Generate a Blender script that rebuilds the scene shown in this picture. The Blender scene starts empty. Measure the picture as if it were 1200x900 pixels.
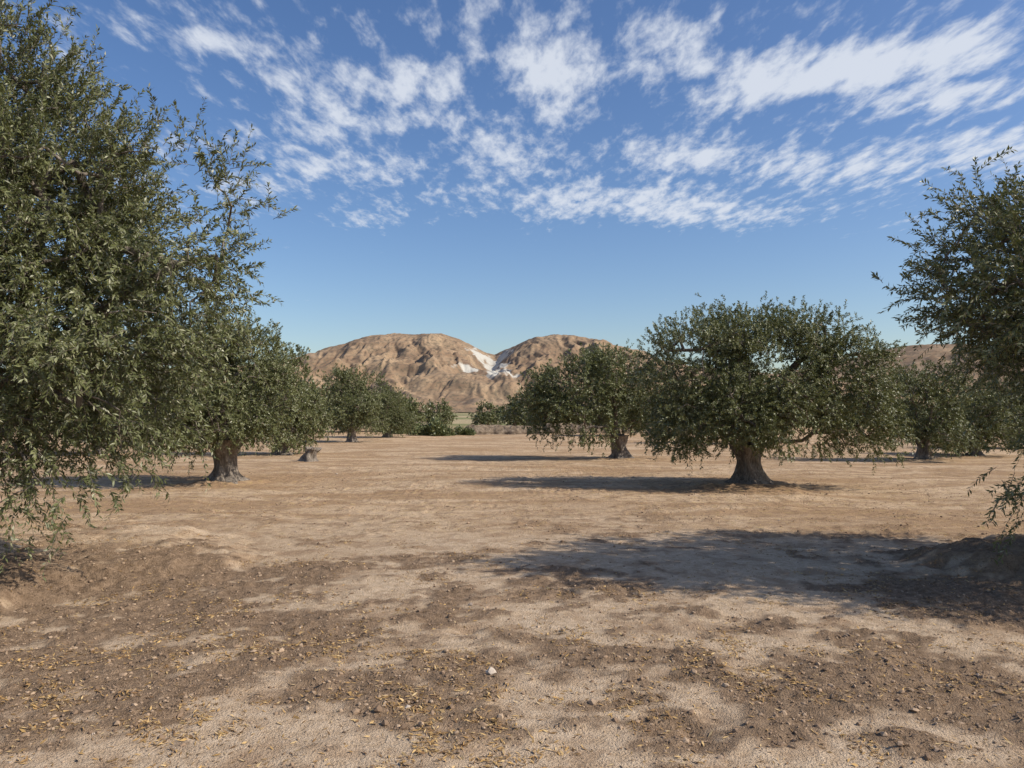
import bpy, math, random
import numpy as np
from mathutils import Vector

scene = bpy.context.scene
rng = np.random.default_rng(7)
random.seed(7)

# ------------------------------------------------------------------ helpers
def new_obj(name, data=None, parent=None):
    ob = bpy.data.objects.new(name, data)
    scene.collection.objects.link(ob)
    if parent is not None:
        ob.parent = parent
    return ob

def mesh_quads(name, verts, faces, mat=None, attrs=None, smooth=False):
    verts = np.ascontiguousarray(verts, dtype=np.float32)
    faces = np.ascontiguousarray(faces, dtype=np.int32)
    me = bpy.data.meshes.new(name)
    k = faces.shape[1]
    me.vertices.add(len(verts)); me.vertices.foreach_set("co", verts.ravel())
    me.loops.add(faces.size); me.loops.foreach_set("vertex_index", faces.ravel())
    me.polygons.add(len(faces))
    me.polygons.foreach_set("loop_start", np.arange(0, faces.size, k, dtype=np.int32))
    me.polygons.foreach_set("use_smooth", np.full(len(faces), smooth, dtype=bool))
    me.update(calc_edges=True)
    if attrs:
        for n, v in attrs.items():
            a = me.attributes.new(n, 'FLOAT', 'POINT')
            a.data.foreach_set("value", np.ascontiguousarray(v, dtype=np.float32))
    if mat: me.materials.append(mat)
    return me

def _hash(ix, iy, seed):
    h = (ix.astype(np.int64) * 374761393 + iy.astype(np.int64) * 668265263 + seed * 982451653) & 0xffffffff
    h = ((h ^ (h >> 13)) * 1274126177) & 0xffffffff
    h = h ^ (h >> 16)
    return (h & 0xffff) / 65536.0

def perlin(x, y, seed=0):
    x = np.asarray(x, dtype=np.float64); y = np.asarray(y, dtype=np.float64)
    xi = np.floor(x); yi = np.floor(y); fx = x - xi; fy = y - yi
    u = fx*fx*fx*(fx*(fx*6-15)+10); v = fy*fy*fy*(fy*(fy*6-15)+10)
    def g(dx, dy):
        a = _hash(xi+dx, yi+dy, seed) * 2*np.pi
        return np.cos(a)*(fx-dx) + np.sin(a)*(fy-dy)
    a = g(0,0)*(1-u)+g(1,0)*u
    b = g(0,1)*(1-u)+g(1,1)*u
    return (a*(1-v)+b*v)*1.5

def fbm(x, y, seed=0, octv=4, gain=0.5):
    s = 0; a = 1; f = 1; t = 0
    for i in range(octv):
        s = s + a*perlin(x*f+i*17.3, y*f-i*9.1, seed+i*31); t += a; a *= gain; f *= 2.03
    return s/t*1.4

def ridged(x, y, seed=0, octv=4, gain=0.5):
    s = 0; a = 1; f = 1; t = 0
    for i in range(octv):
        s = s + a*(1-np.abs(perlin(x*f+i*17.3, y*f-i*9.1, seed+i*31))*2); t += a; a *= gain; f *= 2.1
    return s/t

def sstep(a, b, x):
    t = np.clip((x-a)/(b-a), 0, 1); return t*t*(3-2*t)

def gau(x, y, cx, cy, rx, ry):
    return np.exp(-(((x-cx)/rx)**2+((y-cy)/ry)**2))

# ------------------------------------------------------------------ node helper
class NT:
    def __init__(s, tree): s.t = tree; s.n = tree.nodes; s.l = tree.links
    def node(s, typ, **kw):
        nd = s.n.new(typ)
        for k, v in kw.items(): setattr(nd, k, v)
        return nd
    def link(s, a, b): s.l.new(a, b)
    def setin(s, sock, v):
        if isinstance(v, bpy.types.NodeSocket): s.link(v, sock)
        else: sock.default_value = v
    def math(s, op, a, b=None, c=None, clamp=False):
        nd = s.node('ShaderNodeMath', operation=op); nd.use_clamp = clamp
        s.setin(nd.inputs[0], a)
        if b is not None: s.setin(nd.inputs[1], b)
        if c is not None: s.setin(nd.inputs[2], c)
        return nd.outputs[0]
    def noise(s, vec, scale, detail=4, rough=0.5, dist=0.0, dim='3D'):
        nd = s.node('ShaderNodeTexNoise', noise_dimensions=dim); s.link(vec, nd.inputs['Vector'])
        nd.inputs['Scale'].default_value = scale; nd.inputs['Detail'].default_value = detail
        nd.inputs['Roughness'].default_value = rough; nd.inputs['Distortion'].default_value = dist
        return nd.outputs[0]
    def ramp(s, fac, stops):
        nd = s.node('ShaderNodeValToRGB'); s.link(fac, nd.inputs[0])
        e = nd.color_ramp.elements
        while len(e) < len(stops): e.new(0.5)
        for el, (p, c) in zip(e, stops):
            el.position = p
            el.color = (c, c, c, 1) if isinstance(c, (int, float)) else (*c, 1)
        return nd.outputs[0]
    def mix(s, fac, a, b, mode='MIX'):
        nd = s.node('ShaderNodeMix', data_type='RGBA', blend_type=mode)
        s.setin(nd.inputs[0], fac)
        s.setin(nd.inputs[6], a if not isinstance(a, tuple) else (*a, 1))
        s.setin(nd.inputs[7], b if not isinstance(b, tuple) else (*b, 1))
        return nd.outputs[2]
    def attr(s, name):
        nd = s.node('ShaderNodeAttribute', attribute_name=name); return nd.outputs['Fac']
    def mapping(s, vec, loc=(0,0,0), rot=(0,0,0), scale=(1,1,1), typ='POINT'):
        nd = s.node('ShaderNodeMapping', vector_type=typ); s.link(vec, nd.inputs[0])
        nd.inputs[1].default_value = loc; nd.inputs[2].default_value = rot; nd.inputs[3].default_value = scale
        return nd.outputs[0]

def new_mat(name):
    m = bpy.data.materials.new(name); m.use_nodes = True
    nt = NT(m.node_tree)
    b = m.node_tree.nodes['Principled BSDF']
    b.inputs['Roughness'].default_value = 0.9
    b.inputs['Specular IOR Level'].default_value = 0.2
    return m, nt, b

# ------------------------------------------------------------------ sun / sky
EL = math.radians(38.0)
SUNDIR = Vector((0.966*math.cos(EL), -0.26*math.cos(EL), math.sin(EL))).normalized()
sun = bpy.data.lights.new("sun", 'SUN'); sun.energy = 5.0; sun.angle = math.radians(0.5)
sun.color = (1.0, 0.92, 0.80)
so = new_obj("sun", sun); so.rotation_euler = (-SUNDIR).to_track_quat('-Z', 'Y').to_euler()
so.location = (20, -10, 20)

w = bpy.data.worlds.new("World"); scene.world = w; w.use_nodes = True
try:
    w.cycles.sampling_method = 'MANUAL'; w.cycles.sample_map_resolution = 256
except Exception: pass
nt = NT(w.node_tree); w.node_tree.nodes.clear()
out = nt.node('ShaderNodeOutputWorld')
sky = nt.node('ShaderNodeTexSky', sky_type='NISHITA')
sky.sun_disc = False; sky.sun_elevation = EL; sky.sun_rotation = math.radians(105)
sky.air_density = 1.0; sky.dust_density = 1.0; sky.ozone_density = 2.2; sky.altitude = 0
hs = nt.node('ShaderNodeHueSaturation'); nt.link(sky.outputs[0], hs.inputs['Color'])
hs.inputs['Saturation'].default_value = 1.18; hs.inputs['Hue'].default_value = .508
bg = nt.node('ShaderNodeBackground'); nt.link(hs.outputs[0], bg.inputs[0]); bg.inputs[1].default_value = 0.135
tc = nt.node('ShaderNodeTexCoord')
sep = nt.node('ShaderNodeSeparateXYZ'); nt.link(tc.outputs['Generated'], sep.inputs[0])
z = nt.math('MAXIMUM', sep.outputs[2], 0.03)
cb = nt.node('ShaderNodeCombineXYZ')
nt.link(nt.math('DIVIDE', sep.outputs[0], z), cb.inputs[0])
PY = nt.math('DIVIDE', sep.outputs[1], z)
nt.link(PY, cb.inputs[1])
P = cb.outputs[0]
wn = nt.node('ShaderNodeTexNoise', noise_dimensions='2D'); nt.link(P, wn.inputs['Vector']); wn.inputs['Scale'].default_value = 3.0; wn.inputs['Detail'].default_value = 3
wv = nt.node('ShaderNodeVectorMath', operation='MULTIPLY_ADD')
nt.link(wn.outputs['Color'], wv.inputs[0]); wv.inputs[1].default_value = (0.22, 0.30, 0)
wv2 = nt.node('ShaderNodeVectorMath', operation='ADD'); nt.link(P, wv2.inputs[0]); wv2.inputs[1].default_value = (-0.11, -0.15, 0)
nt.link(wv2.outputs[0], wv.inputs[2])
PW = wv.outputs[0]
blobs = [ # cx cy rot sx sy w
 (1.05,2.20,-22,.50,.17,1.5),(1.45,2.36,0,.35,.18,1.1),(.137,2.24,0,.14,.34,1.45),(-.88,2.05,31,.28,.10,.8),(-.43,2.35,10,.30,.20,.8),
 (-.50,2.65,-15,.35,.20,.85),(-.68,3.1,10,.30,.22,.75),(-1.03,3.30,20,.22,.2,.6),(.75,3.75,22,.72,.34,1.0),
 (.68,3.0,20,.30,.20,.75),(1.37,3.10,15,.42,.30,.8),(1.80,2.90,10,.40,.30,.75),(-.72,3.97,20,.25,.22,.65),
 (.42,2.10,0,.12,.24,.9),(0.05,3.0,30,.35,.25,.6)]
acc = None
for cx, cy, r, sx, sy, wt in blobs:
    v = nt.mapping(PW, (cx, cy, 0), (0, 0, math.radians(r)), (sx, sy, 1), 'TEXTURE')
    d = nt.node('ShaderNodeVectorMath', operation='DOT_PRODUCT'); nt.link(v, d.inputs[0]); nt.link(v, d.inputs[1])
    g = nt.math('MULTIPLY', nt.math('POWER', 2.71828, nt.math('MULTIPLY', d.outputs['Value'], -1.0)), wt)
    acc = g if acc is None else nt.math('MAXIMUM', acc, g)
basem = nt.node('ShaderNodeMapRange', interpolation_type='SMOOTHSTEP'); nt.link(PY, basem.inputs[0])
basem.inputs[1].default_value = 3.6; basem.inputs[2].default_value = 4.9; basem.inputs[3].default_value = .20; basem.inputs[4].default_value = -.35
acc = nt.math('ADD', nt.math('MULTIPLY', acc, .75), basem.outputs[0])
SQ = nt.mapping(P, scale=(1, .45, 1))
n1 = nt.noise(SQ, 3.4, 5, 0.6, 0.35, '2D')
PR = nt.mapping(SQ, rot=(0, 0, math.radians(35)), scale=(14, 12, 1))
n2 = nt.noise(PR, 1.0, 4, 0.58, 0.15, '2D')
n3 = nt.noise(SQ, 34, 3, 0.7, 0.0, '2D')
dens = nt.math('ADD', nt.math('MULTIPLY', n1, 0.75), nt.math('MULTIPLY', n2, 0.86))
dens = nt.math('ADD', dens, nt.math('MULTIPLY', n3, 0.20))
dens = nt.math('ADD', dens, nt.math('MULTIPLY', acc, 0.52))
mr = nt.node('ShaderNodeMapRange', interpolation_type='SMOOTHSTEP'); nt.link(dens, mr.inputs[0])
mr.inputs[1].default_value = 1.01; mr.inputs[2].default_value = 1.50; mr.inputs[3].default_value = 0.0; mr.inputs[4].default_value = 0.88
cbg = nt.node('ShaderNodeBackground'); cbg.inputs[0].default_value = (0.80, 0.85, 0.94, 1); cbg.inputs[1].default_value = 0.92
ms = nt.node('ShaderNodeMixShader'); nt.link(mr.outputs[0], ms.inputs[0]); nt.link(bg.outputs[0], ms.inputs[1]); nt.link(cbg.outputs[0], ms.inputs[2])
nt.link(ms.outputs[0], out.inputs[0])

# ------------------------------------------------------------------ ground
TREES = [(-5.9, 7.9, 2.9, .17), (6.6, 7.2, 2.3, .20), (5.06, 16.4, 1.2, .07), (-6.3, 17.0, .8, .06),
         (3.62, 25.7, 1.0, .06), (13.3, 24.9, 1.0, .06)]
def loose_f(x, y):
    l = fbm(x/1.5, y/1.05, 3, 5, .6) * 0.80 + fbm(x/.42, y/.34, 23, 4, .6)*0.60
    l = l + .66*gau(x, y, -3.9, 6.9, 1.9, 1.5) + .38*gau(x, y, -.6, 4.9, 2.4, .7) + .55*gau(x, y, 1.9, 5.9, .55, .35)
    l = l + .38*gau(x, y, 2.9, 4.4, .7, .5) + .8*gau(x, y, 5.3, 7.2, 1.6, 1.4) + .60*gau(x, y, .9, 4.0, .55, .35)
    l = l + .3*gau(x, y, 0.3, 7.0, 1.2, .5)
    l = l - .28*gau(x, y, 0.4, 5.6, 1.5, .35) - .35*gau(x, y, -2.6, 9.3, 3.5, .8) - .3*gau(x, y, -1.2, 3.4, 1.0, .5) - .25*gau(x,y,2.2,8.0,2.2,1.6)
    l = l + .30*gau(x, y, 5.0, 16.4, 2.4, 1.6)
    return sstep(-.26, .44, l)
def height(x, y):
    dist = np.sqrt(x*x+y*y)
    near = 1 - sstep(14, 40, dist)
    h = .06*fbm(x/5, y/5, 11, 3)*(1-.8*gau(x, y, 0, 0, 3, 3))
    L = loose_f(x, y)
    h = h + near*(L*(.038*fbm(x/.5, y/.4, 5, 4, .62) + .040*np.abs(fbm(x/.17, y/.15, 9, 3, .6))) + .008*fbm(x/.3, y/.3, 15, 3))
    for tx, ty, r, a in TREES:
        ang = np.arctan2(y-ty, x-tx)
        rr = np.sqrt((x-tx)**2+(y-ty)**2) / (r*(1+.16*np.sin(ang*3+tx)+.10*np.sin(ang*7+ty)+.12*fbm(x/.5, y/.5, 41, 3)))
        m = 1-sstep(.68, 1.05, rr)
        h = h + a*m*(1+.25*fbm(x/.45, y/.45, 43, 4, .6))
    for hx, hy, r, a in [(.92, 3.95, .10, .055), (1.05, 4.1, .08, .04), (1.78, 5.93, .18, .05), (1.95, 5.75, .12, .04), (-.33, 5.7, .10, .04), (-2.15, 4.9, .12, .03), (-.9,8.6,.15,.03)]:
        q = (((x-hx)/r)**2+((y-hy)/(r*.8))**2)*(1+.5*fbm(x/.1, y/.1, 72, 2))
        h = h - a*np.exp(-np.maximum(q, 0))
    return h

def grow(start, step, f, end):
    o = []; p = start
    while p < end:
        step *= f; p += step; o.append(p)
    return np.array(o)
xs_d = np.arange(-6.5, 6.5, .026)
gx = grow(6.5, .026, 1.05, 6500)
xs = np.concatenate([-gx[::-1], xs_d, gx])
ys_d = np.arange(2.6, 9.2, .026)
ys = np.concatenate([(2.6-grow(0, .04, 1.18, 900))[::-1], ys_d, grow(9.2, .026, 1.022, 6500)])
X, Y = np.meshgrid(xs, ys)
Z = height(X, Y)
far = 1 - sstep(150, 400, np.sqrt(X*X+Y*Y)); Z = Z*far
nx, ny = len(xs), len(ys)
idx = np.arange(nx*ny).reshape(ny, nx)
F = np.stack([idx[:-1,:-1], idx[:-1,1:], idx[1:,1:], idx[1:,:-1]], -1).reshape(-1, 4)

gm, nt, b = new_mat("dry_soil")
tc = nt.node('ShaderNodeTexCoord'); O = tc.outputs['Object']
L = nt.attr("loose"); T = nt.attr("tone"); GR = nt.attr("green")
n_f = nt.noise(O, 13, 5, 0.68, 0, '2D'); n_m = nt.noise(O, 2.2, 5, 0.65, .3, '2D'); n_s = nt.noise(O, 75, 3, 0.7, 0, '2D')
pale = nt.mix(nt.ramp(n_f, [(.35, 0.), (.65, 1.)]), (.50, .365, .24), (.66, .51, .36))
pale = nt.mix(nt.ramp(n_m, [(.48, 0.), (.66, .9)]), pale, (.40, .275, .175))
brown = nt.mix(nt.ramp(n_f, [(.3, 0.), (.7, 1.)]), (.17, .113, .071), (.35, .245, .160))
lf = nt.math('ADD', L, nt.math('MULTIPLY', nt.math('SUBTRACT', n_f, .5), 1.3), clamp=True)
lf = nt.math('ADD', lf, nt.math('MULTIPLY', nt.math('SUBTRACT', n_s, .5), .8), clamp=True)
near = nt.mix(nt.ramp(lf, [(.28, 0.), (.72, 1.)]), pale, brown)
SM = nt.mapping(O, scale=(.16, .5, 1))
n_b = nt.noise(SM, 1.6, 6, 0.65, .5, '2D')
farc = nt.mix(nt.ramp(n_b, [(.42, 0.), (.60, 1.)]), (.42, .275, .160), (.62, .455, .30))
farc = nt.mix(nt.ramp(n_m, [(.48, 0.), (.66, .75)]), farc, (.33, .215, .125))
n_x = nt.noise(O, 6, 5, .75, 0, '2D')
farc = nt.mix(nt.ramp(n_x, [(.34, .5), (.46, 0.)]), farc, (.50, .36, .155))
farc = nt.mix(nt.ramp(n_x, [(.52, 0.), (.66, .7)]), farc, (.25, .165, .10))
col = nt.mix(T, near, farc)
grass = nt.mix(nt.ramp(nt.noise(O, .02, 5, .6, 0, '2D'), [(.45, 0.), (.6, 1.)]), (.18, .19, .08), (.40, .32, .19))
col = nt.mix(GR, col, grass)
sp = nt.ramp(n_s, [(.30, .55), (.45, 1.), (.62, 1.), (.74, 1.2)])
col = nt.mix(1.0, col, sp, 'MULTIPLY')
nt.link(col, b.inputs['Base Color']); b.inputs['Roughness'].default_value = .97; b.inputs['Specular IOR Level'].default_value = .1
bump = nt.node('ShaderNodeBump'); bump.inputs['Strength'].default_value = 1.0; bump.inputs['Distance'].default_value = .02
hh = nt.math('ADD', n_f, nt.math('MULTIPLY', n_s, .9))
nt.link(hh, bump.inputs['Height']); nt.link(bump.outputs[0], b.inputs['Normal'])
D = np.sqrt(X*X+Y*Y)
tone = sstep(8.0, 14, D + 2.5*fbm(X/3, Y/2, 77, 4)); green = sstep(62, 95, Y + 8*fbm(X/20, Y/20, 5, 2))
me = mesh_quads("ground", np.stack([X, Y, Z], -1).reshape(-1, 3), F, gm,
    {"loose": loose_f(X, Y).ravel(), "tone": tone.ravel(), "green": green.ravel()}, smooth=True)
new_obj("ground", me)

# ------------------------------------------------------------------ clods & litter
def ico():
    t = (1+5**.5)/2
    v = np.array([(-1,t,0),(1,t,0),(-1,-t,0),(1,-t,0),(0,-1,t),(0,1,t),(0,-1,-t),(0,1,-t),(t,0,-1),(t,0,1),(-t,0,-1),(-t,0,1)], float)
    v /= np.linalg.norm(v[0])
    f = np.array([(0,11,5),(0,5,1),(0,1,7),(0,7,10),(0,10,11),(1,5,9),(5,11,4),(11,10,2),(10,7,6),(7,1,8),(3,9,4),(3,4,2),(3,2,6),(3,6,8),(3,8,9),(4,9,5),(2,4,11),(6,2,10),(8,6,7),(9,8,1)])
    vs = list(map(tuple, v)); cache = {}; nf = []
    def mid(a, bb):
        k = (min(a, bb), max(a, bb))
        if k not in cache:
            m = (np.array(vs[a])+np.array(vs[bb]))/2; m /= np.linalg.norm(m); vs.append(tuple(m)); cache[k] = len(vs)-1
        return cache[k]
    for a, bb, c in f:
        ab, bc, ca = mid(a, bb), mid(bb, c), mid(c, a)
        nf += [(a, ab, ca), (bb, bc, ab), (c, ca, bc), (ab, bc, ca)]
    return v, f, np.array(vs), np.array(nf)
V0, F0, V1, F1 = ico()

def scatter_pts(n, wfun, xr, yr):
    out = []; c = 0
    while c < n:
        y = yr[0]*(yr[1]/yr[0])**rng.random(n)
        x = rng.uniform(-1, 1, n)*np.minimum(xr, y*.75+.5)
        k = rng.random(n) < wfun(x, y)
        out.append(np.stack([x[k], y[k]], -1)); c += k.sum()
    return np.concatenate(out)[:n]

def rocks(name, n, smed, smax, wfun, mat, V, Fc, xr=9, yr=(2.8, 20), flat=.65):
    p = scatter_pts(n, wfun, xr, yr)
    s = np.minimum(smed*np.exp(rng.normal(0, .6, n)), smax)
    v = V[None]*(1+rng.normal(0, .18, (n, len(V), 1)))
    sc = s[:, None, None]*np.stack([rng.uniform(.8, 1.3, n), rng.uniform(.7, 1.1, n), rng.uniform(.5, .9, n)*flat/.65], -1)[:, None, :]
    v = v*sc; a = rng.uniform(0, 6.28, n); ca, sa = np.cos(a)[:, None], np.sin(a)[:, None]
    v = np.stack([v[..., 0]*ca-v[..., 1]*sa, v[..., 0]*sa+v[..., 1]*ca, v[..., 2]], -1)
    v[..., 0] += p[:, :1]; v[..., 1] += p[:, 1:]
    v[..., 2] += (height(p[:, 0], p[:, 1]) + s*.1)[:, None]
    f = (Fc[None]+np.arange(n)[:, None, None]*len(V)).reshape(-1, 3)
    t = np.repeat(rng.random(n), len(V))
    me = mesh_quads(name, v.reshape(-1, 3), f, mat, {"tint": t}, smooth=False)
    return new_obj(name, me)

cm, nt, b = new_mat("soil_clod")
nt.link(nt.ramp(nt.attr("tint"), [(0., (.18, .12, .078)), (.5, (.29, .20, .132)), (1., (.43, .315, .215))]), b.inputs['Base Color'])
sm_, nt, b = new_mat("pebble_stone")
nt.link(nt.ramp(nt.attr("tint"), [(0., (.30, .24, .19)), (.6, (.42, .34, .27)), (1., (.55, .48, .40))]), b.inputs['Base Color'])
rocks("soil_clods", 26000, .0048, .022, lambda x, y: loose_f(x, y)**2*.95+.05, cm, V0, F0)
rocks("pebbles", 70, .009, .028, lambda x, y: .3+.5*loose_f(x, y), sm_, V1, F1)

lm, nt, b = new_mat("dry_leaf_litter")
nt.link(nt.ramp(nt.attr("tint"), [(0., (.15, .085, .045)), (.35, (.30, .180, .075)), (.7, (.46, .29, .11)), (1., (.58, .43, .23))]), b.inputs['Base Color'])
n = 34000
def lw(x, y):
    c = sstep(.05, .6, fbm(x/.9, y/.7, 61, 3)+.35*gau(x, y, -3, 5.2, 2.5, 1.5)+.3*gau(x, y, 5, 7, 2, 2)+.2*gau(x,y,.5,4.5,2,1))
    return .05+.95*c*sstep(-.1, .4, fbm(x/.18, y/.18, 67, 2)+.2)
p = scatter_pts(n, lw, 10, (2.8, 22))
ln = rng.uniform(.010, .024, n); wd = ln*rng.uniform(.14, .28, n); a = rng.uniform(0, 6.28, n)
dx = np.stack([np.cos(a), np.sin(a), rng.normal(0, .25, n)], -1); dy = np.stack([-np.sin(a), np.cos(a), rng.normal(0, .4, n)], -1)
c = np.stack([p[:, 0], p[:, 1], height(p[:, 0], p[:, 1])+.005], -1)
v = np.stack([c-dx*ln[:, None], c+dy*wd[:, None], c+dx*ln[:, None], c-dy*wd[:, None]], 1)
me = mesh_quads("fallen_leaves", v.reshape(-1, 3), np.arange(n*4).reshape(-1, 4), lm, {"tint": np.repeat(rng.random(n), 4)})
new_obj("fallen_leaves", me)

# ------------------------------------------------------------------ tree materials
def leaf_mat(name, stops, transl=.13):
    m, nt, b = new_mat(name)
    col = nt.ramp(nt.attr("tint"), stops)
    nt.link(col, b.inputs['Base Color']); b.inputs['Roughness'].default_value = .42; b.inputs['Specular IOR Level'].default_value = .4
    tr = nt.node('ShaderNodeBsdfTranslucent')
    nt.link(nt.mix(1.0, col, (1.25, 1.25, .6), 'MULTIPLY'), tr.inputs[0])
    ms = nt.node('ShaderNodeMixShader'); ms.inputs[0].default_value = transl
    nt.link(b.outputs[0], ms.inputs[1]); nt.link(tr.outputs[0], ms.inputs[2])
    nt.link(ms.outputs[0], nt.n['Material Output'].inputs[0])
    return m
LEAF = leaf_mat("olive_leaf", [(0., (.066, .078, .028)), (.35, (.122, .135, .051)), (.7, (.185, .195, .086)), (.9, (.28, .28, .165)), (1., (.37, .36, .25))])
SHRUB = leaf_mat("shrub_leaf", [(0., (.07, .09, .035)), (.6, (.15, .17, .07)), (1., (.23, .23, .12))])
BARK, nt, b = new_mat("olive_bark")
tc = nt.node('ShaderNodeTexCoord'); O = nt.mapping(tc.outputs['Object'], scale=(1, 1, .3))
bn = nt.noise(O, 16, 6, .7, .6)
nt.link(nt.ramp(bn, [(.3, (.07, .056, .042)), (.5, (.21, .175, .14)), (.7, (.38, .33, .275))]), b.inputs['Base Color'])
bu = nt.node('ShaderNodeBump'); bu.inputs['Strength'].default_value = 1; bu.inputs['Distance'].default_value = .05
nt.link(bn, bu.inputs['Height']); nt.link(bu.outputs[0], b.inputs['Normal'])

def nrm(v): return v/np.maximum(np.linalg.norm(v, axis=-1, keepdims=True), 1e-9)

def tube_segs(P0, P1, R0, R1, sides):
    n = len(P0); d = nrm(P1-P0)
    ref = np.where(np.abs(d[:, 2:3]) < .9, np.array([[0, 0, 1.]]), np.array([[1., 0, 0]]))
    u = nrm(np.cross(d, ref)); w_ = np.cross(d, u)
    a = np.arange(sides)*2*np.pi/sides
    ring = u[:, None]*np.cos(a)[None, :, None]+w_[:, None]*np.sin(a)[None, :, None]
    v = np.concatenate([P0[:, None]+ring*R0[:, None, None], P1[:, None]+ring*R1[:, None, None]], 1)
    k = np.arange(sides); k2 = (k+1) % sides
    f = np.stack([k, k2, k2+sides, k+sides], -1)[None]+np.arange(n)[:, None, None]*2*sides
    return v.reshape(-1, 3), f.reshape(-1, 4)

def trunk_mesh(h, r, seed, lean=(0, 0)):
    """gnarled, fluted, twisted olive trunk with root flare"""
    sides, rings = 40, 34
    v = []; R = np.random.default_rng(seed)
    ph = R.uniform(0, 6.28, 8)
    for i in range(rings):
        t = i/(rings-1); zz = -0.12+t*(h+.12)
        e = math.exp(-max(zz, 0)/.10)
        rr = r*(1+.45*e+.10*math.sin(t*7+ph[6])+.30*max(0, t-.6)/.4)
        for k in range(sides):
            a = 2*math.pi*k/sides
            tw = t*1.8
            q = 1+.13*math.sin(3*a+ph[0]+tw)+.12*math.sin(5*a+ph[1]-tw)+.08*math.sin(9*a+ph[2]+tw*2)+.05*math.sin(15*a+ph[7]+tw*2)
            q += e*(.40*abs(math.sin(2.5*a+ph[3]))+.14*math.sin(7*a+ph[5]))+.09*math.sin(4*a+t*11+ph[4])
            v.append((math.cos(a)*rr*q+lean[0]*t+.05*math.sin(t*5+ph[5])*t, math.sin(a)*rr*q+lean[1]*t, zz))
    f = []
    for i in range(rings-1):
        for k in range(sides):
            k2 = (k+1) % sides; f.append((i*sides+k, i*sides+k2, (i+1)*sides+k2, (i+1)*sides+k))
    return np.array(v), np.array(f)

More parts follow.
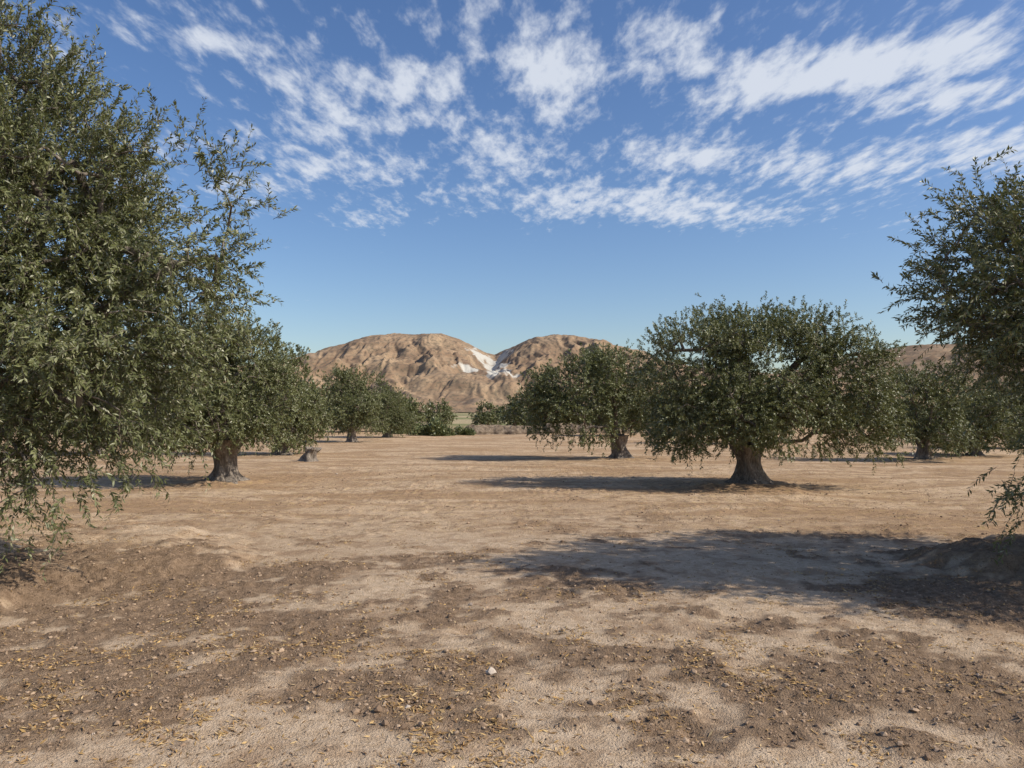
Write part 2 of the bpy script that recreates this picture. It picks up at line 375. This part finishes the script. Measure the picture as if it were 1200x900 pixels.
def build_tree_data(lobes, ncl, ntw, nlf, llen, lwid, tr, fork, seed, stems=True, twl=(.25, .55), lean=(0, 0), zmin=.55, csp=.16, extra=None, limb_r=1.0, shell=.5, droop=.6, nlong=.05, gap=-1.4):
    R = np.random.default_rng(seed)
    lob = np.array(lobes, float)
    wt = (lob[:, 3]*lob[:, 4]*lob[:, 5])**(.72); wt /= wt.sum()
    C = (lob[:, :3]*wt[:, None]).sum(0)
    li = R.choice(len(lob), ncl, p=wt)
    d = nrm(R.normal(size=(ncl, 3))); rad = shell+(1-shell)*R.random(ncl)**.6
    c = lob[li, :3]+d*lob[li, 3:]*rad[:, None]
    g = np.sin(c[:, 0]*2.7+seed)+np.sin(c[:, 1]*2.9+seed*2)+np.sin(c[:, 2]*3.3+seed*3)
    keep = (g > gap) | (R.random(ncl) < .35)
    c = c[keep]; li = li[keep]
    low = c[:, 2] < zmin
    c[low, 2] = zmin+R.random(low.sum())*.35
    if extra is not None:
        ex = np.array(extra, float); c = np.concatenate([c, ex]); li = np.concatenate([li, np.array([np.argmin(np.linalg.norm(lob[:, :3]-e, axis=1)) for e in ex])])
    nodes = [np.array([lean[0], lean[1], fork-.08])]; par = [-1]
    for j in range(len(lob)):
        tgt = lob[j, :3]-np.array([0, 0, lob[j, 5]*.25]); s = nodes[0]
        ns = 7; last = 0; bend = R.normal(size=3)*.16
        for k in range(1, ns+1):
            t = k/ns
            q = s*(1-t)+tgt*t+bend*math.sin(math.pi*t)+R.normal(size=3)*.045
            q[2] += .22*math.sin(math.pi*t)
            nodes.append(q); par.append(last); last = len(nodes)-1
    cn = []
    order = np.argsort(np.linalg.norm(c-lob[li, :3], axis=1))
    for i in order:
        N = np.array(nodes[1:]); dd = np.linalg.norm(N-c[i], axis=1); j = int(np.argmin(dd))+1
        s = nodes[j]; last = j; ns = 2 if dd[j-1] < .5 else 4
        bend = R.normal(size=3)*.07*dd[j-1]
        for k in range(1, ns+1):
            t = k/ns; nodes.append(s*(1-t)+c[i]*t+bend*math.sin(math.pi*t)); par.append(last); last = len(nodes)-1
        cn.append(last)
    N = np.array(nodes); par = np.array(par); cnt = np.zeros(len(N))
    cnt[cn] = 1
    for i in range(len(N)-1, 0, -1): cnt[par[i]] += cnt[i]
    rad = np.minimum(.0055*limb_r*np.maximum(cnt, .5)**.52, tr*.5)
    i = np.arange(1, len(N)); pr = par[1:]
    r0 = np.where(pr == 0, np.minimum(rad[i]*1.7, tr*.6), np.minimum(rad[pr], rad[i]*1.35))
    bv, bf = tube_segs(N[pr], N[i]+(N[i]-N[pr])*.03, r0, rad[i], 7)
    tv, tf = trunk_mesh(fork+.05, tr, seed, lean)
    wv_ = np.concatenate([tv, bv]); wf = np.concatenate([tf, bf+len(tv)])
    nc = len(c); n = nc*ntw
    cc = np.repeat(c, ntw, 0); ll = np.repeat(lob[li, :3], ntw, 0); lr = np.repeat(lob[li, 3:], ntw, 0)
    o = nrm((cc-ll)/lr*.8+nrm(cc-C)*.6)
    zrel = np.clip((cc[:, 2]-C[2])/1.5, -1.2, 1.2)
    dr = nrm(o*.7+R.normal(size=(n, 3))*.6+np.stack([0*zrel, 0*zrel, .35+.5*np.maximum(zrel, 0)-.1*np.maximum(-zrel, 0)], -1))
    Lt = R.uniform(twl[0], twl[1], n); lng = R.random(n) < nlong; Lt[lng] *= 1.6
    g = droop*(R.uniform(.0, .9, n)*np.where(zrel > .3, .3, 1.0)+.45*np.maximum(-zrel, 0))
    s = cc+R.normal(size=(n, 3))*csp
    def pos(t):
        return s[:, None]+dr[:, None]*(Lt[:, None]*t)[..., None]+np.array([0, 0, -1.])*(g[:, None]*Lt[:, None]*t*t)[..., None]
    def tan(t):
        return nrm(dr[:, None]+np.array([0, 0, -1.])*(2*g[:, None]*t)[..., None])
    t = (np.arange(nlf)[None]+R.random((n, nlf)))/nlf; t = .08+.92*t
    p = pos(t).reshape(-1, 3); tg = tan(t).reshape(-1, 3); m = len(p)
    side = nrm(np.cross(tg, R.normal(size=(m, 3))))
    ldir = nrm(tg*R.uniform(.4, 1.1, m)[:, None]+side*R.uniform(.5, 1.1, m)[:, None])
    ln_ = llen*R.uniform(.65, 1.15, m); wd_ = lwid*R.uniform(.75, 1.2, m)
    face = nrm(np.repeat(o, nlf, 0)*.8+R.normal(size=(m, 3))*.65+np.array([0, 0, .45]))
    nn = nrm(np.cross(ldir, face))
    mid = p+ldir*(ln_*.48)[:, None]
    lv = np.stack([p, mid+nn*(wd_*.5)[:, None], p+ldir*ln_[:, None]-np.array([0, 0, .004]), mid-nn*(wd_*.5)[:, None]], 1).reshape(-1, 3)
    ctone = np.repeat(np.repeat(R.random(nc), ntw), nlf); ttone = np.repeat(R.random(n), nlf)
    tint = .30*ctone+.25*ttone+.45*R.random(m)
    tint = np.where(R.random(m) < .09, R.uniform(.88, 1, m), tint*.88)
    lf = np.arange(m*4).reshape(-1, 4)
    if stems:
        tt = np.array([[0, .5, 1.0]]).repeat(n, 0); q = pos(tt)
        st0 = np.concatenate([q[:, 0], q[:, 1]]); st1 = np.concatenate([q[:, 1], q[:, 2]])
        ra = np.concatenate([np.full(n, .0030), np.full(n, .0020)]); rb = np.concatenate([np.full(n, .0020), np.full(n, .0010)])
        sv, sf = tube_segs(st0, st1, ra, rb, 3)
        wf = np.concatenate([wf, sf+len(wv_)]); wv_ = np.concatenate([wv_, sv])
    wm = mesh_quads("trunk_and_limbs", wv_, wf, BARK, smooth=True)
    fm = mesh_quads("foliage", lv, lf, LEAF, {"tint": np.repeat(tint, 4)})
    return wm, fm

def place_tree(data, x, y, zrot=0, sc=1.0, parent=None, name="olive_tree"):
    e = new_obj(name, None, parent); e.empty_display_size = .5
    e.location = (x, y, float(height(np.array([x]), np.array([y]))[0])); e.rotation_euler = (0, 0, zrot)
    e.scale = (sc, sc, sc) if not isinstance(sc, tuple) else sc
    new_obj("trunk_and_limbs", data[0], e); new_obj("foliage", data[1], e)
    return e

# near left tree
bx, by = -5.9, 7.9
L1 = [(-5.7,7.8,3.2,2.0,2.1,1.8),(-5.15,7.4,4.5,.95,1.1,.95),(-4.25,7.2,3.6,.8,.9,.7),(-3.1,7.2,3.15,.5,.7,.5),(-3.75,7.1,2.6,.85,1.1,.9),
      (-3.8,6.9,1.95,.7,.9,.6),(-4.35,6.6,1.4,.6,.7,.36),(-5.6,6.3,2.3,1.2,.8,1.0),(-7.5,7.9,3.4,1.7,2.0,1.6)]
L1 = [(a-bx, b_-by, c_-.2, d_, e_, f_) for a, b_, c_, d_, e_, f_ in L1]
ex = [(-2.75,7.1,3.75),(-2.65,7.2,3.6),(-2.85,7.3,3.9),(-3.35,7.0,4.05),(-3.5,7.1,4.2),(-4.5,7.0,5.15),(-4.6,7.2,5.3),(-4.4,7.1,4.9),(-5.0,7.3,5.4),(-4.0,7.1,4.4),
      (-4.0,6.5,1.05),(-3.85,6.5,1.2),(-4.3,6.5,.9),(-2.75,7.1,3.1),(-2.8,7.2,2.9),(-2.9,7.0,2.2),(-3.2,6.9,1.65),(-3.45,6.8,1.35)]
ex = [(a-bx, b_-by, c_-.2) for a, b_, c_ in ex]
d1 = build_tree_data(L1, 720, 17, 30, .058, .0160, .40, 1.2, 11, True, (.16, .40), zmin=.95, csp=.15, extra=ex, gap=-1.3)
place_tree(d1, bx, by)
# near right tree
bx, by = 6.6, 7.2
L2 = [(6.6,7.3,2.8,1.9,2.0,1.4),(4.75,6.9,2.75,.85,.95,.7),(4.85,7.0,3.1,.5,.6,.45),(5.4,6.9,2.1,.75,.9,.6),(5.6,6.8,1.4,.55,.7,.45),(6.5,7.2,3.6,1.1,1.2,.6),(7.8,7.4,2.8,1.3,1.6,1.4)]
L2 = [(a-bx, b_-by, c_-.2, d_, e_, f_) for a, b_, c_, d_, e_, f_ in L2]
ex = [(3.85,6.8,2.6),(3.9,6.9,2.75),(4.0,6.8,2.4),(4.2,6.9,3.35),(4.35,6.9,3.45),(4.6,6.8,.95),(4.7,6.8,1.2),(4.75,6.8,.75),(4.9,6.8,1.4)]
ex = [(a-bx, b_-by, c_-.2) for a, b_, c_ in ex]
d2 = build_tree_data(L2, 470, 17, 28, .058, .0165, .36, 1.15, 23, True, (.16, .38), zmin=.8, csp=.15, extra=ex, gap=-1.5)
place_tree(d2, bx, by)
# main right tree
L3 = [(-1.2,0,2.35,1.1,1.5,1.1),(-1.35,-.3,1.35,.85,1.1,.7),(-.3,0,3.15,.75,1.0,.75),(.6,.2,2.4,1.2,1.7,1.2),(1.35,0,3.1,.7,.9,.75),(2.2,0,2.2,.9,1.3,1.0),(2.15,-.2,1.35,.9,1.1,.7),(.6,-1.1,1.45,1.05,.7,.7),(-.4,-1.0,1.5,.8,.7,.65),(.3,1.2,1.6,1.3,.8,.9)]
d3 = build_tree_data(L3, 680, 15, 24, .060, .021, .24, .75, 31, False, (.10, .26), zmin=.46, csp=.15, droop=.45, nlong=.01, gap=-1.7)
place_tree(d3, 5.06, 16.4)
# left middle tree
L4 = [(-1.0,0,2.1,1.15,1.5,1.1),(.2,0,2.55,.95,1.2,.9),(.85,-.1,1.75,.65,1.0,.85),(.0,-.6,1.4,1.1,.9,.6),(-1.3,.2,1.3,1.0,1.1,.6),(-.4,.2,2.95,.7,.8,.5)]
d4 = build_tree_data(L4, 460, 14, 22, .062, .022, .23, .85, 47, False, (.10, .26), zmin=.55, csp=.15, droop=.45, nlong=.01, gap=-1.7)
place_tree(d4, -6.3, 17.0)
# tree behind, crown spreading to the left of its trunk
L5 = [(-1.4,0,2.3,1.3,1.4,1.2),(-2.2,-.2,1.5,1.0,1.2,.85),(-.2,0,2.7,1.1,1.3,.95),(.9,.1,2.1,1.1,1.3,1.1),(-1.2,-.8,1.2,1.1,.8,.7),(1.2,0,1.3,.9,1.0,.7),(-1.0,.4,3.1,.8,.8,.55),(-2.5,.1,2.2,.75,.9,.7)]
d5 = build_tree_data(L5, 420, 13, 18, .080, .031, .23, .7, 59, False, (.10, .26), zmin=.42, csp=.16, droop=.45, nlong=.01, gap=-1.8)
place_tree(d5, 3.62, 25.7)
# medium detail variants
def rl(seed, n=7, R0=1.25, H=3.9, base=.45):
    R = np.random.default_rng(seed); o = [(0, 0, 2.1, 1.3, 1.3, 1.3)]
    for i in range(n):
        a = i*2*math.pi/n+R.uniform(-.4, .4); q = R.uniform(.7, 1.1)
        zc = R.uniform(base+.6, H-1.0) if i % 2 else R.uniform(base+.5, base+1.1)
        o.append((math.cos(a)*q*R0*.95, math.sin(a)*q*R0*.95, zc, R.uniform(.75, 1.05), R.uniform(.75, 1.05), R.uniform(.65, .9)))
    o.append((R.uniform(-.4, .4), 0, H-.9, .85, .85, .7))
    return o
M = [build_tree_data(rl(s), 290, 12, 18, .085, .034, .22, .75, s, False, (.10, .28), zmin=.40, csp=.17, droop=.45, nlong=.01, gap=-1.7) for s in (101, 102, 103)]
place_tree(M[1], 13.3, 24.9, 1.2, (.84, .84, .80))
place_tree(M[2], -8.35, 28.0, 2.0, (.95, .95, 1.05))
place_tree(M[0], -8.3, 40.0, 2.6, (.90, .90, 1.0))
place_tree(M[1], -7.6, 47.0, 0.6, (.85, .85, .80))
place_tree(M[2], 16.8, 28.0, 4.0, (.85, .85, .72))
place_tree(M[0], 11.5, 38.0, 5.0, .9)
place_tree(M[1], -15.5, 29.0, 3.0, .95)
place_tree(M[2], 21.5, 33.0, 1.0, .8)
place_tree(M[0], -18.0, 40.0, 1.0, .95)
place_tree(M[2], 24.0, 17.0, .3, 1.0); place_tree(M[0], -18.0, 16.0, 1.3, 1.0)

# distant trees (one object)
FV = [build_tree_data(rl(s, 6), 130, 6, 8, .24, .11, .2, .9, s, False, (.15, .4), zmin=.3, csp=.2) for s in (201, 202)]
de = new_obj("distant_olive_trees", None)
R = np.random.default_rng(5)
pts = [(-8.2, 62, .80), (-6.4, 66, .72), (-10.0, 60, .9), (-2.2, 68, .72), (.2, 64, .70), (3.2, 66, .85), (5.2, 60, 1), (-12.5, 58, 1), (-15, 55, 1)]
for row in (50, 60, 72, 85, 100, 120, 145, 180, 220, 270):
    x = -row*.95+R.uniform(0, 6)
    while x < row*.95:
        px = x/row
        gap = ((-.135 < px < .03) and row < 130) or (-.088 < px < -.050 and row < 250)
        if not gap and R.random() < .8: pts.append((x+R.uniform(-1, 1), row+R.uniform(-3, 3), R.uniform(.75, 1.05)))
        x += 8.5*R.uniform(.8, 1.2)*(1 if row < 120 else row/110)
for i, (x, y, s) in enumerate(pts):
    place_tree(FV[i % 2], x, y, R.uniform(0, 6.28), (s, s, s*R.uniform(.85, 1)), parent=de, name="distant_tree")

# ------------------------------------------------------------------ shrubs
def shrub(name, x, y, rx, rz, n, ll, lw_, seed):
    R = np.random.default_rng(seed)
    d = nrm(R.normal(size=(n, 3))); d[:, 2] = np.abs(d[:, 2]); rr = R.random(n)**.35*(1+.25*np.sin(d[:, 0]*6+seed)+.2*np.sin(d[:, 1]*7))
    p = d*rr[:, None]*np.array([rx, rx*.8, rz]); ld = nrm(d+R.normal(size=(n, 3))*.7); nn = nrm(np.cross(ld, R.normal(size=(n, 3))))
    v = np.stack([p, p+ld*ll*.5+nn*lw_*.5, p+ld*ll, p+ld*ll*.5-nn*lw_*.5], 1).reshape(-1, 3)
    me = mesh_quads(name, v, np.arange(4*n).reshape(-1, 4), SHRUB, {"tint": np.repeat(R.random(n), 4)})
    o = new_obj(name, me); o.location = (x, y, -.03); return o
shrub("prickly_shrub", -5.2, 51, 1.2, .85, 3500, .2, .1, 1)
shrub("prickly_shrub", -7.5, 55, 1.2, .8, 2500, .2, .1, 3)
shrub("prickly_shrub", -3.3, 52.4, .7, .45, 1500, .18, .09, 4)

# ------------------------------------------------------------------ low earth-and-stone banks
em, nt, b = new_mat("bank_earth")
tc = nt.node('ShaderNodeTexCoord'); O = tc.outputs['Object']; nn_ = nt.noise(O, 3.0, 6, .75)
nt.link(nt.ramp(nn_, [(.32, (.07, .05, .034)), (.48, (.17, .125, .085)), (.60, (.28, .215, .15)), (.72, (.40, .33, .25))]), b.inputs['Base Color'])
def bank(x0, x1, y, h, seed, wdt=.9):
    nx_, ny_ = int((x1-x0)/.08), 30
    u = np.linspace(0, 1, nx_); vv = np.linspace(-1, 1, ny_)
    U, V = np.meshgrid(u, vv)
    xx = x0+(x1-x0)*U; yy = y+V*wdt+.3*fbm(xx/2, xx*0, seed+3, 3)
    pr = np.clip(1.3-np.abs(V)*1.3, 0, 1)**.45
    ends = sstep(0, .15, U)*sstep(0, .15, 1-U)
    hh_ = h*pr*ends*(1+.16*fbm(xx/2.0, yy/1.3, seed, 3, .5))+.13*(ridged(xx/.45, yy/.45, seed+5, 3)-.4)*pr-.03
    ii = np.arange(nx_*ny_).reshape(ny_, nx_)
    f = np.stack([ii[:-1,:-1], ii[:-1,1:], ii[1:,1:], ii[1:,:-1]], -1).reshape(-1, 4)
    new_obj("earth_bank", mesh_quads("earth_bank", np.stack([xx, yy, hh_], -1).reshape(-1, 3), f, em, smooth=False))
bank(-3.9, 2.6, 54.0, .62, 1); bank(-9.0, -4.9, 58.0, .75, 2); bank(1.6, 9.5, 57.0, .7, 3)

# ------------------------------------------------------------------ tree stump
v, f = trunk_mesh(.44, .17, 77)
sides = 40
v[-sides:, 2] += .05*np.sin(np.arange(sides)*.63)
ctr = v[-sides:].mean(0)+np.array([0, 0, .03])
vv = np.concatenate([v, [ctr]]); last = len(v)
cap = [(last-sides+k, last-sides+(k+1) % sides, last) for k in range(sides)]
me = bpy.data.meshes.new("tree_stump")
me.from_pydata([tuple(a) for a in vv], [], [tuple(int(q) for q in a) for a in f]+cap); me.materials.append(BARK)
st = new_obj("tree_stump", me); st.location = (-6.35, 24.2, 0); st.rotation_euler = (0, math.radians(6), 0)

# ------------------------------------------------------------------ hills
K = 1300/901.0
sx = np.array([-1600,-600,-200,0,150,300,350,380,395,420,440,470,520,540,555,570,580,592,605,625,650,690,715,745,800,900,980,1040,1060,1100,1130,1165,1220,1350,1600,2600])
sy = np.array([ 470, 455, 440,442,437,428,422,414,409,402,394,391,392,397,406,412,414,408,405,396,393,396,403,415,428,438,424,408,404,403,407,420,432,426,448,470])
xh = np.concatenate([np.linspace(-2600, -420, 160), np.linspace(-415, 330, 500), np.linspace(335, 2800, 300)])
yh = np.linspace(780, 1500, 340)
XH, YH = np.meshgrid(xh, yh)
wx = XH+8*fbm(XH/50, YH/50, 99, 3)
sk = (482-np.interp(wx/K+600, sx, sy))*K+1.6
prof = sstep(740, 1300, YH+50*fbm(XH/120, YH/250, 3, 3))**.95*(1-.5*sstep(1320, 1500, YH))
rid = ridged(XH/100+.4*fbm(XH/90, YH/90, 9, 2), YH/420, 21, 5, .5)-.5
rid2 = ridged(XH/24+.6*fbm(XH/40, YH/60, 19, 2), YH/130, 61, 4, .5)-.5
prof2 = prof + (.24*rid+.075*rid2)*(prof*(1-prof)*3.0)**.8
fine = 1.6*fbm(XH/14, YH/18, 33, 4, .6)*sstep(.02, .3, prof)
ZH = sk*np.clip(prof2, 0, 1.02)+fine*.8-2.5
gx_ = -34+10*np.sin(YH/60)
ZH -= 20*np.exp(-((XH-gx_)/22)**2)*sstep(950, 1150, YH)*(1-sstep(1200, 1310, YH))
ZH += 14*sstep(.0, .5, fbm(XH/150, YH/120, 55, 3)+.15)*sstep(790, 900, YH)*(1-sstep(950, 1120, YH))*sstep(.0, 30, sk)
wh = np.zeros_like(ZH)
for ax, az, ex_, ez, wd in [(-62, 98, -36, 74, 6), (-6, 98, -32, 74, 7), (-38, 80, -22, 50, 10), (-45, 88, -12, 66, 5), (-72,66,-50,56,5), (-20,60,4,46,5)]:
    tt = np.clip(((XH-ax)*(ex_-ax)+(ZH-az)*(ez-az))/((ex_-ax)**2+(ez-az)**2), 0, 1)
    dd = np.sqrt((XH-(ax+tt*(ex_-ax)))**2+(ZH-(az+tt*(ez-az)))**2)
    wh = np.maximum(wh, 1-sstep(wd*.3, wd*1.2, dd+9*fbm(XH/11, YH/22, 88, 4)))
wh *= sstep(900, 1000, YH)
ii = np.arange(XH.size).reshape(XH.shape)
f = np.stack([ii[:-1,:-1], ii[:-1,1:], ii[1:,1:], ii[1:,:-1]], -1).reshape(-1, 4)
hm, nt, b = new_mat("dry_hillside")
tc = nt.node('ShaderNodeTexCoord'); O = tc.outputs['Object']
a1 = nt.noise(O, .014, 7, .68, .4); a2 = nt.noise(O, .20, 4, .75)
col = nt.ramp(a1, [(.36, (.175, .104, .054)), (.5, (.255, .160, .084)), (.64, (.36, .245, .138))])
col = nt.mix(nt.ramp(a2, [(.50, 0.), (.60, .7)]), col, (.105, .085, .045))
band = nt.noise(nt.mapping(O, scale=(.004, .004, .12)), 1.0, 4, .6)
col = nt.mix(nt.ramp(band, [(.55, 0.), (.62, .35)]), col, (.36, .25, .15))
col = nt.mix(nt.attr("white"), col, (.48, .455, .39))
col = nt.mix(.05, col, (.42, .48, .58))  # faint bluish distance haze painted into the hillside colour
nt.link(col, b.inputs['Base Color'])
me = mesh_quads("hills", np.stack([XH, YH, ZH], -1).reshape(-1, 3), f, hm, {"white": wh.ravel()}, smooth=True)
new_obj("hills", me)

# ------------------------------------------------------------------ camera
cam = bpy.data.cameras.new("camera"); co = new_obj("camera", cam); scene.camera = co
cam.sensor_width = 36; cam.lens = 27.03; cam.clip_end = 12000; cam.clip_start = .05
co.location = (0, 0, 1.6); co.rotation_euler = (math.radians(90+2.03), 0, 0)
scene.view_settings.view_transform = 'Standard'; scene.view_settings.look = 'None'
scene.view_settings.exposure = 0; scene.view_settings.gamma = 1
